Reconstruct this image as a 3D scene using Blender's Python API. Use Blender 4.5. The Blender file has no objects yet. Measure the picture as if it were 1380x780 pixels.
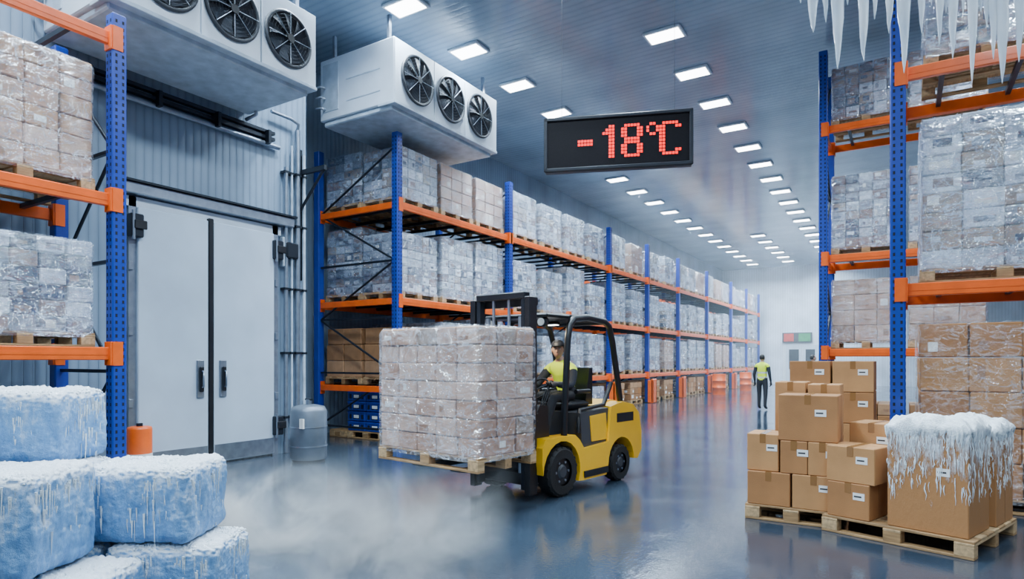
import bpy, math, random
from mathutils import Vector, Matrix, noise
random.seed(7)
S = bpy.context.scene
COL = S.collection

# ------------------------------------------------------------------ materials
def newmat(name):
    m = bpy.data.materials.new(name); m.use_nodes = True
    nt = m.node_tree
    b = nt.nodes['Principled BSDF']
    return m, nt, b

def tex(nt, scale, detail=4, stretch=(1,1,1), rot=(0,0,0), dist=0.0, rough=.5):
    tc = nt.nodes.new('ShaderNodeTexCoord'); mp = nt.nodes.new('ShaderNodeMapping')
    mp.inputs['Scale'].default_value = stretch; mp.inputs['Rotation'].default_value = rot
    n = nt.nodes.new('ShaderNodeTexNoise')
    n.inputs['Scale'].default_value = scale; n.inputs['Detail'].default_value = detail
    n.inputs['Distortion'].default_value = dist; n.inputs['Roughness'].default_value = rough
    nt.links.new(tc.outputs['Object'], mp.inputs['Vector']); nt.links.new(mp.outputs['Vector'], n.inputs['Vector'])
    return n

def ramp(nt, src, p0, c0, p1, c1):
    r = nt.nodes.new('ShaderNodeValToRGB')
    r.color_ramp.elements[0].position = p0; r.color_ramp.elements[1].position = p1
    f = lambda c: (c, c, c, 1) if isinstance(c, (int, float)) else (*c, 1)
    r.color_ramp.elements[0].color = f(c0); r.color_ramp.elements[1].color = f(c1)
    nt.links.new(src, r.inputs['Fac'])
    return r

def math_(nt, op, a, bv=None, c=None):
    q = nt.nodes.new('ShaderNodeMath'); q.operation = op
    for i, x in enumerate((a, bv, c)):
        if x is None: continue
        if isinstance(x, (int, float)): q.inputs[i].default_value = x
        else: nt.links.new(x, q.inputs[i])
    return q.outputs[0]

def bump(nt, b, src, strength, dist=.01):
    bp = nt.nodes.new('ShaderNodeBump'); bp.inputs['Strength'].default_value = strength
    bp.inputs['Distance'].default_value = dist
    nt.links.new(src, bp.inputs['Height']); nt.links.new(bp.outputs['Normal'], b.inputs['Normal'])
    return bp

def mk(name, col, rough=.5, metal=0, var=.15, vs=4, bmp=0, bs=40, coat=0, stretch=(1,1,1), emit=0, ecol=None, spec=.5):
    m, nt, b = newmat(name)
    n = tex(nt, vs, 4, stretch)
    c1 = tuple(min(1, c*(1+var)) for c in col); c0 = tuple(c*(1-var) for c in col)
    r = ramp(nt, n.outputs['Fac'], .3, c0, .7, c1)
    nt.links.new(r.outputs['Color'], b.inputs['Base Color'])
    b.inputs['Roughness'].default_value = rough; b.inputs['Metallic'].default_value = metal
    b.inputs['Coat Weight'].default_value = coat; b.inputs['Coat Roughness'].default_value = .12
    b.inputs['Specular IOR Level'].default_value = spec
    if bmp:
        n2 = tex(nt, bs, 5, stretch); bump(nt, b, n2.outputs['Fac'], bmp)
    if emit:
        b.inputs['Emission Color'].default_value = (*(ecol or col), 1); b.inputs['Emission Strength'].default_value = emit
    return m

BLUE = mk('rack_blue_paint', (.004,.034,.30), .38, 0, .12, 6, coat=.2)
ORNG = mk('rack_orange_paint', (.82,.11,.002), .38, 0, .12, 5, coat=.2)
HOLE = mk('punched_hole_dark', (.004,.005,.010), .8)
STEEL = mk('galvanised_steel', (.30,.35,.42), .35, .8, .15, 8)
DKSTEEL = mk('dark_steel', (.018,.023,.033), .4, .5)
WOOD = mk('pallet_wood', (.33,.19,.08), .7, 0, .4, 5, .4, 60, stretch=(1,6,6))
WOOD2 = mk('pallet_wood_pale', (.46,.30,.15), .7, 0, .35, 5, .4, 60, stretch=(6,1,6))
CARD = mk('cardboard', (.36,.158,.052), .72, 0, .16, 3, .15, 90)
CARD2 = mk('cardboard_light', (.46,.222,.080), .72, 0, .16, 3, .15, 90)
CARD3 = mk('cardboard_dark', (.18,.08,.028), .75, 0, .12, 3, .15, 90)
TAPE = mk('packing_tape', (.27,.125,.04), .2, 0, .05)
LABEL = mk('paper_label', (.80,.80,.78), .6, 0, .05)
INK = mk('printed_ink', (.04,.035,.035), .6)
G1 = mk('carton_grey', (.20,.22,.27), .40, 0, .4, 14)
G2 = mk('carton_pale', (.42,.46,.54), .40, 0, .35, 14)
G3 = mk('carton_mauve', (.24,.15,.125), .45, 0, .3, 14)
G4 = mk('carton_slate', (.045,.06,.10), .40, 0, .4, 14)
G5 = mk('carton_white', (.60,.65,.74), .40, 0, .2, 14)
G6 = mk('carton_tan_grey', (.34,.25,.19), .45, 0, .25, 14)
T1 = mk('carton_pink_tan', (.45,.26,.17), .55, 0, .15, 10)
T2 = mk('carton_pink_pale', (.58,.40,.31), .55, 0, .15, 10)
T3 = mk('carton_tan', (.30,.155,.085), .55, 0, .2, 10)
B1 = mk('carton_brown', (.32,.155,.065), .6, 0, .15, 7)
B2 = mk('carton_brown_pale', (.42,.23,.115), .6, 0, .15, 7)
BLACK = mk('black_plastic', (.006,.007,.010), .38, 0, .2, 20)
RUBBER = mk('tyre_rubber', (.006,.006,.007), .7, 0, .2, 20, .4, 80)
YEL = mk('forklift_yellow', (.97,.50,.002), .28, 0, .05, 3, coat=.6)
GREY = mk('grey_plastic', (.035,.04,.05), .5)
WHITE = mk('white_enamel', (.58,.655,.74), .35, 0, .06, 3)
WHITE2 = mk('white_enamel_frosted', (.42,.50,.59), .5, 0, .2, 5, .15, 30)
DOORM = mk('door_white_panel', (.46,.55,.65), .33, 0, .08, 1.5, .03, 30)
RED = mk('led_red', (.9,.01,.005), .5, emit=2.0, ecol=(1,.012,.006))
LEDOFF = mk('led_panel_black', (.004,.003,.005), .6, 0, .3, 60, spec=.15)
FRAME = mk('sign_frame', (.015,.018,.025), .4, 0, spec=.3)
LAMP = mk('lamp_diffuser', (.9,.93,1), .5, emit=14, ecol=(.93,.97,1))
BLUEPL = mk('blue_plastic', (.008,.03,.26), .35, 0, .2)
CYL = mk('tank_grey_paint', (.13,.16,.20), .35, .3, .15)
SKIN = mk('skin', (.50,.28,.19), .5)
VEST = mk('hi_vis_yellow', (.62,.80,.02), .6, emit=.25, ecol=(.62,.8,.02))
BAND = mk('reflective_band', (.72,.74,.74), .3, .3)
NAVY = mk('dark_workwear', (.008,.012,.022), .8, 0, .3, 14, .3, 60)
TROU = mk('dark_trousers', (.010,.012,.018), .8, 0, .3, 14)
BOOT = mk('boots_black', (.01,.01,.01), .5)
HAIR = mk('dark_hair', (.012,.010,.008), .6)
HELM = mk('work_cap_dark', (.02,.022,.03), .5)
GLOVE = mk('work_glove', (.03,.03,.035), .7)
LIPS = mk('lips', (.32,.12,.10), .5)
POST1 = mk('poster_red', (.5,.04,.03), .4); POST2 = mk('poster_green', (.03,.25,.10), .4)

def film_mat(name, lo, hi, col, gl, big_):
    """clear stretch wrap: see-through, thin milky wrinkle ridges, glossy facets"""
    m, nt, b = newmat(name)
    n = tex(nt, 3.0, 4, (1,1,2.2), (.40,.30,0), 1.2, .5)
    n2 = tex(nt, 7.0, 3, (1,1,1.5), (-.5,.3,.2), 1.0, .5)
    n3 = tex(nt, 1.8, 3, (1,1,1.4))
    rid = lambda o: math_(nt,'ABSOLUTE', math_(nt,'MULTIPLY_ADD', o, 2.0, -1.0))
    r1 = ramp(nt, rid(n.outputs['Fac']), 0.0, 1.0, .055, 0.0)
    r2 = ramp(nt, rid(n2.outputs['Fac']), 0.0, .8, .06, 0.0)
    big = ramp(nt, n3.outputs['Fac'], .48, 0.0, .70, big_)
    s = math_(nt,'ADD', math_(nt,'MAXIMUM', r1.outputs['Color'], r2.outputs['Color']), big.outputs['Color'])
    fac = math_(nt,'MINIMUM', math_(nt,'MULTIPLY_ADD', s, hi-lo, lo), .8)
    hgt = math_(nt,'MULTIPLY_ADD', n2.outputs['Fac'], .5, n.outputs['Fac'])
    bp = nt.nodes.new('ShaderNodeBump'); bp.inputs['Strength'].default_value = 1.0; bp.inputs['Distance'].default_value = .16
    nt.links.new(hgt, bp.inputs['Height'])
    df = nt.nodes.new('ShaderNodeBsdfDiffuse'); df.inputs['Color'].default_value = (*col,1)
    go = nt.nodes.new('ShaderNodeBsdfGlossy'); go.inputs['Color'].default_value = (.92,.97,1,1); go.inputs['Roughness'].default_value = .10
    nt.links.new(bp.outputs['Normal'], go.inputs['Normal'])
    tr = nt.nodes.new('ShaderNodeBsdfTransparent')
    m1 = nt.nodes.new('ShaderNodeMixShader'); nt.links.new(fac, m1.inputs['Fac'])
    nt.links.new(tr.outputs[0], m1.inputs[1]); nt.links.new(df.outputs[0], m1.inputs[2])
    m2 = nt.nodes.new('ShaderNodeMixShader'); m2.inputs['Fac'].default_value = gl
    nt.links.new(m1.outputs[0], m2.inputs[1]); nt.links.new(go.outputs[0], m2.inputs[2])
    nt.nodes.remove(b)
    nt.links.new(m2.outputs[0], nt.nodes['Material Output'].inputs['Surface'])
    return m
FILM = film_mat('stretch_film', .03, .62, (.62,.73,.90), .26, .36)
FILM2 = film_mat('stretch_film_thin', .02, .52, (.78,.80,.86), .17, .25)
FILM3 = film_mat('stretch_film_clear', .0, .36, (.80,.80,.84), .09, .14)

def ice_mat():
    m, nt, b = newmat('frosted_ice')
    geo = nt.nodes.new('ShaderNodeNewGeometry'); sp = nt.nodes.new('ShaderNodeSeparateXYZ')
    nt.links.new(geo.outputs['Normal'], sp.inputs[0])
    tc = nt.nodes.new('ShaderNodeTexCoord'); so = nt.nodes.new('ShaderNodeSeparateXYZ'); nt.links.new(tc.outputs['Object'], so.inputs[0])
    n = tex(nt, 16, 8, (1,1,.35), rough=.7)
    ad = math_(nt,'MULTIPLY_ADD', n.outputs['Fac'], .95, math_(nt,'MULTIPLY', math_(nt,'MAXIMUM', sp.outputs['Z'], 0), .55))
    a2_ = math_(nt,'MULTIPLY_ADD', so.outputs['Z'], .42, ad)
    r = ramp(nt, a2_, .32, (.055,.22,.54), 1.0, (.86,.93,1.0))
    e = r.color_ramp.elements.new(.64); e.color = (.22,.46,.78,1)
    nt.links.new(r.outputs['Color'], b.inputs['Base Color'])
    b.inputs['Roughness'].default_value = .3
    b.inputs['Coat Weight'].default_value = .3
    n2 = tex(nt, 85, 7, rough=.75); bump(nt, b, n2.outputs['Fac'], .9, .014)
    return m
ICE = ice_mat()
SNOW = mk('frost_snow', (.82,.89,.98), .6, 0, .12, 40, 1.0, 90)
def icicle_mat():
    m, nt, b = newmat('icicle_ice')
    n = tex(nt, 14, 5, (1,1,.3))
    r = ramp(nt, n.outputs['Fac'], .3, (.72,.84,.95), .7, (.95,.98,1))
    nt.links.new(r.outputs['Color'], b.inputs['Base Color'])
    b.inputs['Roughness'].default_value = .15; b.inputs['Transmission Weight'].default_value = .4
    b.inputs['IOR'].default_value = 1.31
    bump(nt, b, n.outputs['Fac'], .6, .02)
    return m
ICICLE = icicle_mat()
def frosted_card():
    m, nt, b = newmat('frosted_cardboard')
    tc = nt.nodes.new('ShaderNodeTexCoord'); so = nt.nodes.new('ShaderNodeSeparateXYZ'); nt.links.new(tc.outputs['Object'], so.inputs[0])
    n = tex(nt, 13, 9, (1,1,.35), rough=.75)
    a = math_(nt,'MULTIPLY_ADD', so.outputs['Z'], .42, n.outputs['Fac'])
    r = ramp(nt, a, .72, 0.0, .94, 1.0)
    mx = nt.nodes.new('ShaderNodeMixRGB'); mx.inputs['Color1'].default_value=(.40,.18,.06,1); mx.inputs['Color2'].default_value=(.80,.88,.97,1)
    nt.links.new(r.outputs['Color'], mx.inputs['Fac']); nt.links.new(mx.outputs['Color'], b.inputs['Base Color'])
    b.inputs['Roughness'].default_value=.65
    bump(nt, b, math_(nt,'ADD', n.outputs['Fac'], r.outputs['Color']), .6, .02)
    return m
CARDF = frosted_card()

def wall_mat(name, col, axis, pitch, rough, strength, joint=1.15, fill=.5):
    m, nt, b = newmat(name)
    tc = nt.nodes.new('ShaderNodeTexCoord'); sp = nt.nodes.new('ShaderNodeSeparateXYZ')
    nt.links.new(tc.outputs['Object'], sp.inputs[0])
    def pp(scale, power):
        return math_(nt,'POWER', math_(nt,'ABSOLUTE', math_(nt,'SINE', math_(nt,'MULTIPLY', sp.outputs[axis], math.pi/scale))), power)
    mu = math_(nt,'MULTIPLY', pp(pitch,.35), pp(joint,.12))
    bump(nt, b, mu, strength, .02)
    n = tex(nt, .8, 6)
    r = ramp(nt, n.outputs['Fac'], .3, tuple(c*.78 for c in col), .7, tuple(min(1, c*1.15) for c in col))
    mx = nt.nodes.new('ShaderNodeMixRGB'); mx.blend_type = 'MULTIPLY'; mx.inputs['Fac'].default_value = fill
    nt.links.new(r.outputs['Color'], mx.inputs['Color1']); nt.links.new(mu, mx.inputs['Color2'])
    nt.links.new(mx.outputs['Color'], b.inputs['Base Color'])
    b.inputs['Roughness'].default_value = rough
    return m
WALL = wall_mat('ribbed_wall_panel', (.24,.33,.44), 'Y', .12, .35, .5, fill=.4)
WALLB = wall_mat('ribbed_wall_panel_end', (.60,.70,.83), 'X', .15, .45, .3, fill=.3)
CEIL = wall_mat('ceiling_panel', (.27,.36,.46), 'Y', .16, .14, .14, 1.12, fill=.3)

def floor_mat():
    m, nt, b = newmat('wet_polished_concrete')
    n = tex(nt, .55, 8); n2 = tex(nt, 2.2, 6); n3 = tex(nt, 35, 5)
    r = ramp(nt, n.outputs['Fac'], .3, (.013,.022,.037), .72, (.045,.066,.094))
    nt.links.new(r.outputs['Color'], b.inputs['Base Color'])
    r2 = ramp(nt, n2.outputs['Fac'], .40, .025, .68, .16)
    nt.links.new(r2.outputs['Color'], b.inputs['Roughness'])
    b.inputs['IOR'].default_value = 1.9
    bump(nt, b, math_(nt,'MULTIPLY_ADD', n2.outputs['Fac'], 1.5, n3.outputs['Fac']), .12, .01)
    return m
FLOOR = floor_mat()

# ------------------------------------------------------------------ mesh builder
class MB:
    def __init__(s): s.v=[]; s.f=[]; s.m=[]; s.sm=[]; s.mats=[]; s.M=None
    def mi(s, mat):
        if mat not in s.mats: s.mats.append(mat)
        return s.mats.index(mat)
    def add(s, vs, fs, mat, smooth=False):
        o = len(s.v); k = s.mi(mat)
        if s.M is not None: vs = [s.M @ Vector(v) for v in vs]
        s.v += [tuple(v) for v in vs]
        for f in fs: s.f.append(tuple(i+o for i in f)); s.m.append(k); s.sm.append(smooth)
    def box(s, x0,x1,y0,y1,z0,z1, mat, c=0):
        if x0>x1: x0,x1=x1,x0
        if y0>y1: y0,y1=y1,y0
        if z0>z1: z0,z1=z1,z0
        if c <= 0:
            vs = [(x,y,z) for z in (z0,z1) for y in (y0,y1) for x in (x0,x1)]
            s.add(vs, [(0,2,3,1),(4,5,7,6),(0,1,5,4),(2,6,7,3),(0,4,6,2),(1,3,7,5)], mat); return
        c = min(c, (x1-x0)*.45, (y1-y0)*.45, (z1-z0)*.45)
        vs=[]; idx={}
        X=(x0,x1);Y=(y0,y1);Z=(z0,z1);sg=(1,-1)
        for i in (0,1):
            for j in (0,1):
                for k in (0,1):
                    idx[i,j,k,0]=len(vs); vs.append((X[i],Y[j]+sg[j]*c,Z[k]+sg[k]*c))
                    idx[i,j,k,1]=len(vs); vs.append((X[i]+sg[i]*c,Y[j],Z[k]+sg[k]*c))
                    idx[i,j,k,2]=len(vs); vs.append((X[i]+sg[i]*c,Y[j]+sg[j]*c,Z[k]))
        fs=[]
        for i in (0,1):
            q=[idx[i,0,0,0],idx[i,1,0,0],idx[i,1,1,0],idx[i,0,1,0]]; fs.append(q if i else q[::-1])
            q=[idx[0,i,0,1],idx[0,i,1,1],idx[1,i,1,1],idx[1,i,0,1]]; fs.append(q if i else q[::-1])
            q=[idx[0,0,i,2],idx[1,0,i,2],idx[1,1,i,2],idx[0,1,i,2]]; fs.append(q if i else q[::-1])
        for i in (0,1):
            for j in (0,1):
                q=[idx[i,j,0,0],idx[i,j,0,1],idx[i,j,1,1],idx[i,j,1,0]]; fs.append(q if i!=j else q[::-1])
                q=[idx[i,0,j,0],idx[i,1,j,0],idx[i,1,j,2],idx[i,0,j,2]]; fs.append(q if i!=j else q[::-1])
                q=[idx[0,i,j,1],idx[1,i,j,1],idx[1,i,j,2],idx[0,i,j,2]]; fs.append(q if i==j else q[::-1])
                for k in (0,1):
                    q=[idx[i,j,k,0],idx[i,j,k,1],idx[i,j,k,2]]
                    fs.append(q if (i+j+k)%2==1 else q[::-1])
        s.add(vs, fs, mat)
    def tube(s, pts, r, mat, n=10, caps=True, smooth=True):
        pts=[Vector(p) for p in pts]
        rs = r if isinstance(r,(list,tuple)) else [r]*len(pts)
        vs=[]; fs=[]
        t0=(pts[1]-pts[0]).normalized()
        up=Vector((0,0,1)) if abs(t0.z)<.9 else Vector((1,0,0))
        a=t0.cross(up).normalized()
        for i,p in enumerate(pts):
            if i==0: t=pts[1]-pts[0]
            elif i==len(pts)-1: t=pts[-1]-pts[-2]
            else: t=(pts[i+1]-pts[i]).normalized()+(pts[i]-pts[i-1]).normalized()
            t.normalize(); a=(a-t*a.dot(t)).normalized(); b=t.cross(a)
            for k in range(n):
                an=2*math.pi*k/n
                vs.append(p+(a*math.cos(an)+b*math.sin(an))*rs[i])
        for i in range(len(pts)-1):
            for k in range(n):
                k2=(k+1)%n
                fs.append((i*n+k,i*n+k2,(i+1)*n+k2,(i+1)*n+k))
        s.add(vs,fs,mat,smooth)
        if caps:
            s.add(vs[:n],[tuple(range(n))[::-1]],mat); s.add(vs[-n:],[tuple(range(n))],mat)
    def prof(s, pts, x0, x1, mat):   # polygon in (y,z), extruded along x
        n=len(pts)
        A=sum(pts[i][0]*pts[(i+1)%n][1]-pts[(i+1)%n][0]*pts[i][1] for i in range(n))
        if A<0: pts=pts[::-1]
        if x0>x1: x0,x1=x1,x0
        vs=[(x0,y,z) for y,z in pts]+[(x1,y,z) for y,z in pts]
        fs=[tuple(range(n))[::-1], tuple(range(n,2*n))]
        for i in range(n):
            j=(i+1)%n; fs.append((i,j,n+j,n+i))
        s.add(vs,fs,mat)
    def ell(s, c, r, mat, nu=20, nv=12, fn=None):
        vs=[]; fs=[]
        for i in range(nv+1):
            th=math.pi*i/nv
            for j in range(nu):
                ph=2*math.pi*j/nu
                p=Vector((math.sin(th)*math.cos(ph),math.sin(th)*math.sin(ph),math.cos(th)))
                if fn: p=fn(p)
                vs.append((c[0]+p.x*r[0],c[1]+p.y*r[1],c[2]+p.z*r[2]))
        for i in range(nv):
            for j in range(nu):
                k=(j+1)%nu
                fs.append((i*nu+j,(i+1)*nu+j,(i+1)*nu+k,i*nu+k))
        s.add(vs,fs,mat,True)
    def rbox(s, c, sz, r, n, amp, mat, fr=6.0, seed=0):
        vs=[]; fs=[]; h=Vector(sz)*.5; inner=Vector((h.x-r,h.y-r,h.z-r))
        for ax in range(3):
            for sg in (-1,1):
                o=len(vs); u=(ax+1)%3; w=(ax+2)%3
                for i in range(n+1):
                    for j in range(n+1):
                        p=[0,0,0]; p[ax]=sg*h[ax]; p[u]=(-1+2*i/n)*h[u]; p[w]=(-1+2*j/n)*h[w]
                        p=Vector(p)
                        q=Vector([max(-inner[k],min(inner[k],p[k])) for k in range(3)])
                        d=(p-q); d=d.normalized() if d.length>0 else d
                        P=q+d*r
                        g=P+Vector((seed*7.3,seed*3.1,0))
                        up=max(0,d.z)
                        gs_=Vector((g.x,g.y,g.z*.45))
                        P+=d*amp*(noise.fractal(gs_*fr,1,2,4)+.35*noise.noise(gs_*fr*5))
                        P+=d*.016*(.22+up)*noise.noise(g*55)
                        vs.append(P+Vector(c))
                for i in range(n):
                    for j in range(n):
                        q=(o+i*(n+1)+j,o+(i+1)*(n+1)+j,o+(i+1)*(n+1)+j+1,o+i*(n+1)+j+1)
                        fs.append(q if sg>0 else q[::-1])
        s.add(vs,fs,mat,True)
    def snow(s, x0,x1,y0,y1,z, th, over, drip, mat, seed=0, N=140):
        cx,cy=(x0+x1)/2,(y0+y1)/2; hx,hy=(x1-x0)/2+over,(y1-y0)/2+over
        vs=[]; fs=[]; rings=[]
        def pos(i,k,ex):
            t=i/N*4; q=int(t)%4; f=t-int(t)
            X=(hx*k+ex); Y=(hy*k+ex)
            if q==0: p=(X,-Y+2*Y*f)
            elif q==1: p=(X-2*X*f,Y)
            elif q==2: p=(-X,Y-2*Y*f)
            else: p=(-X+2*X*f,-Y)
            return cx+p[0],cy+p[1]
        ks=[0.02,.12,.25,.37,.5,.6,.7,.78,.85,.9,.95,.98,1.0]
        for k in ks:
            ring=[]
            for i in range(N):
                x,y=pos(i,k,0)
                h=th*(1-k**5*.8)+th*.5*noise.fractal(Vector((x*9+seed,y*9,seed)),1,2,4)+.012*noise.noise(Vector((x*45,y*45,seed)))
                ring.append((x,y,z+max(.006,h)))
            rings.append(ring)
        r1=[];r2=[];r3=[]
        for i in range(N):
            j=.014*noise.noise(Vector((i*.9,seed,0)))
            x,y=pos(i,1,.010+j); 
            dd=drip*(.15+.85*abs(noise.noise(Vector((i*.33,seed*3.7,2)))*1.6)+.5*random.random()**3)
            r1.append((x,y,z-.01)); x,y=pos(i,1,.004+j); r2.append((x,y,z-dd*.6)); x,y=pos(i,1,-over+.001); r3.append((x,y,z-dd))
        rings+= [r1,r2,r3]
        for r in rings: vs+=r
        for a in range(len(rings)-1):
            for i in range(N):
                k=(i+1)%N; fs.append((a*N+i,(a+1)*N+i,(a+1)*N+k,a*N+k))
        fs.append(tuple(range(N)))
        s.add(vs,fs,mat,True)
    def mesh(s, name):
        me=bpy.data.meshes.new(name); me.from_pydata(s.v,[],s.f)
        for m in s.mats: me.materials.append(m)
        me.polygons.foreach_set('material_index', s.m); me.polygons.foreach_set('use_smooth', s.sm)
        me.update(); return me
    def obj(s, name, parent=None, loc=(0,0,0), rz=0):
        o=bpy.data.objects.new(name, s.mesh(name)); COL.objects.link(o)
        o.location=loc; o.rotation_euler=(0,0,rz)
        if parent: o.parent=parent
        return o

def put(me, name, loc, rz=0):
    o=bpy.data.objects.new(name, me); COL.objects.link(o); o.location=loc; o.rotation_euler=(0,0,rz); return o
def empty(name, loc=(0,0,0), rz=0):
    o=bpy.data.objects.new(name, None); COL.objects.link(o); o.location=loc; o.rotation_euler=(0,0,rz); return o

# ------------------------------------------------------------------ camera
cd=bpy.data.cameras.new('camera'); cam=bpy.data.objects.new('camera',cd); COL.objects.link(cam)
cam.location=(0,0,1.6); cam.rotation_euler=(math.radians(90),0,math.radians(31.95))
cd.sensor_width=36; cd.lens=22.17; cd.shift_y=95/1380; cd.clip_end=200
S.camera=cam

# ------------------------------------------------------------------ shell
H=7.8
b=MB(); b.box(-11.1,12.3,-6,45.3,-.2,0,FLOOR); b.obj('floor')
b=MB(); b.box(-11.1,12.3,-6,45.3,H,H+.2,CEIL); b.obj('ceiling')
b=MB(); b.box(-11.1,-9.1,-6,7.62,0,H,WALL); b.box(-11.1,-10.8,7.62,45,0,H,WALL); b.obj('wall_left')
b=MB(); b.box(-11.1,12.3,45,45.3,0,H,WALLB); b.obj('wall_back')
b=MB(); b.box(12,12.3,-6,45,0,H,WALL); b.obj('wall_right')
b=MB(); b.box(-9.1,-9.06,-5,4.35,0,.22,STEEL); b.box(-9.1,-9.06,7.15,7.6,0,.22,STEEL); b.obj('baseboard_left')

# cold-room double door
WX=-9.095
def door(name, y0, y1, hy):
    b=MB()
    b.box(WX+.005,WX+.10,y0,y1,.03,3.72,DOORM,.012)
    b.box(WX+.10,WX+.106,y0+.02,y1-.02,.05,.30,STEEL)
    b.box(WX+.10,WX+.125,hy-.06,hy+.06,1.03,1.60,STEEL,.01)
    b.box(WX+.125,WX+.17,hy-.03,hy+.03,1.12,1.50,BLACK,.012)
    b.tube([(WX+.125,hy,1.18),(WX+.20,hy,1.2),(WX+.20,hy,1.42),(WX+.125,hy,1.45)],.013,STEEL,8)
    b.obj(name)
door('door_1',4.66,5.70,5.56); door('door_2',5.78,6.88,5.93)
b=MB()
b.box(WX,WX+.05,4.56,4.66,0,3.86,STEEL); b.box(WX,WX+.05,6.88,6.99,0,3.86,STEEL)
b.box(WX,WX+.115,5.70,5.78,0,3.76,BLACK,.01)
b.box(WX,WX+.05,4.5,7.05,3.72,3.86,WHITE)
b.box(WX,WX+.16,4.38,7.25,3.88,4.04,STEEL,.015)
b.box(WX,WX+.2,4.35,7.28,4.04,4.07,DKSTEEL)
for y in (4.62,6.93):
    for z in (3.45,.5):
        b.box(WX+.05,WX+.17,y-.09,y+.09,z-.16,z+.16,DKSTEEL,.015)
        b.box(WX+.17,WX+.2,y-.05,y+.12,z-.05,z+.07,BLACK,.01)
        b.tube([(WX+.16,y-.05,z-.2),(WX+.16,y-.05,z+.2)],.022,STEEL)
for y in (4.58,6.95):
    for z in (1.,2.,2.9): b.box(WX+.05,WX+.075,y-.03,y+.03,z-.06,z+.06,STEEL,.005)
b.obj('trim_1')

# wall pipes and conduits
b=MB()
for y,r,top in ((7.12,.035,4.9),(7.24,.02,5.3),(7.36,.045,5.6),(7.5,.03,5.2)):
    b.tube([(WX+.09,y,0.02),(WX+.09,y,top)],r,STEEL if r>.03 else WHITE2,10)
    for z in (.6,1.7,2.8,3.9,4.8): b.box(WX,WX+.09+r,y-r-.015,y+r+.015,z,z+.04,DKSTEEL)
b.tube([(WX+.09,7.36,5.6),(WX+.12,7.36,5.7),(WX+.12,7.2,5.75),(WX+.12,6.8,5.75)],.03,STEEL)
b.box(WX,WX+.10,7.05,7.16,3.2,3.7,WHITE2,.01)
b.box(WX,WX+.16,7.10,7.34,3.35,3.62,DKSTEEL,.02)
b.box(WX,WX+.7,7.42,7.48,4.85,4.93,DKSTEEL); b.tube([(WX+.03,7.45,4.2),(WX+.65,7.45,4.86)],.025,DKSTEEL)
b.box(WX,WX+.06,7.41,7.49,3.0,5.3,DKSTEEL)
b.obj('wall_pipework')

# far end double door + notice boards
b=MB(); b.box(-6.9,-4.5,44.94,44.99,0,3.4,WHITE); b.box(-6.7,-5.75,44.9,44.94,0,2.6,DOORM,.01); b.box(-5.68,-4.7,44.9,44.94,0,2.6,DOORM,.01)
b.box(-6.5,-5.9,44.88,44.9,1.0,2.3,DKSTEEL); b.box(-5.5,-4.95,44.88,44.9,1.0,2.3,DKSTEEL); b.obj('door_3')
b=MB(); b.box(-6.9,-5.1,44.80,44.86,2.75,3.4,GREY,.02); b.box(-6.8,-6.2,44.78,44.80,2.82,3.33,POST1); b.box(-5.9,-5.2,44.78,44.80,2.82,3.33,POST2); b.obj('notice_board')
# ------------------------------------------------------------------ ceiling lamps
lampmb=MB()
lampmb.box(-.36,.36,-.24,.24,-.05,-.002,WHITE,.01); lampmb.box(-.31,.31,-.19,.19,-.056,-.05,LAMP)
lampme=lampmb.mesh('ceiling_lamp')
def lamp(x,y,w=70,L=True):
    o=put(lampme,'ceiling_lamp',(x,y,H))
    if L:
        ld=bpy.data.lights.new('lamp_light','AREA'); ld.shape='RECTANGLE'; ld.size=.62; ld.size_y=.38; ld.energy=w*2.4; ld.color=(.68,.85,1); ld.spread=math.radians(145)
        lo=bpy.data.objects.new('lamp_light',ld); COL.objects.link(lo); lo.parent=o; lo.location=(0,0,-.062)
for i in range(-7,19): lamp(-3.88,11.7+1.87*i,75)
for i in range(-5,5): lamp(-7.4,8.36+1.87*i,70)
for i in range(0,13): lamp(-8.35,20.2+1.87*i,75)
for i in range(0,6): lamp(-6.2,33+1.9*i,90)
for i in range(-2,8): lamp(1.6,1+3.7*i,90)  # extra row behind the right racks, added for illumination and reflections
for i in range(-1,5): lamp(6.5,2+6*i,60)  # second extra row farther right, likewise added for its light

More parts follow.
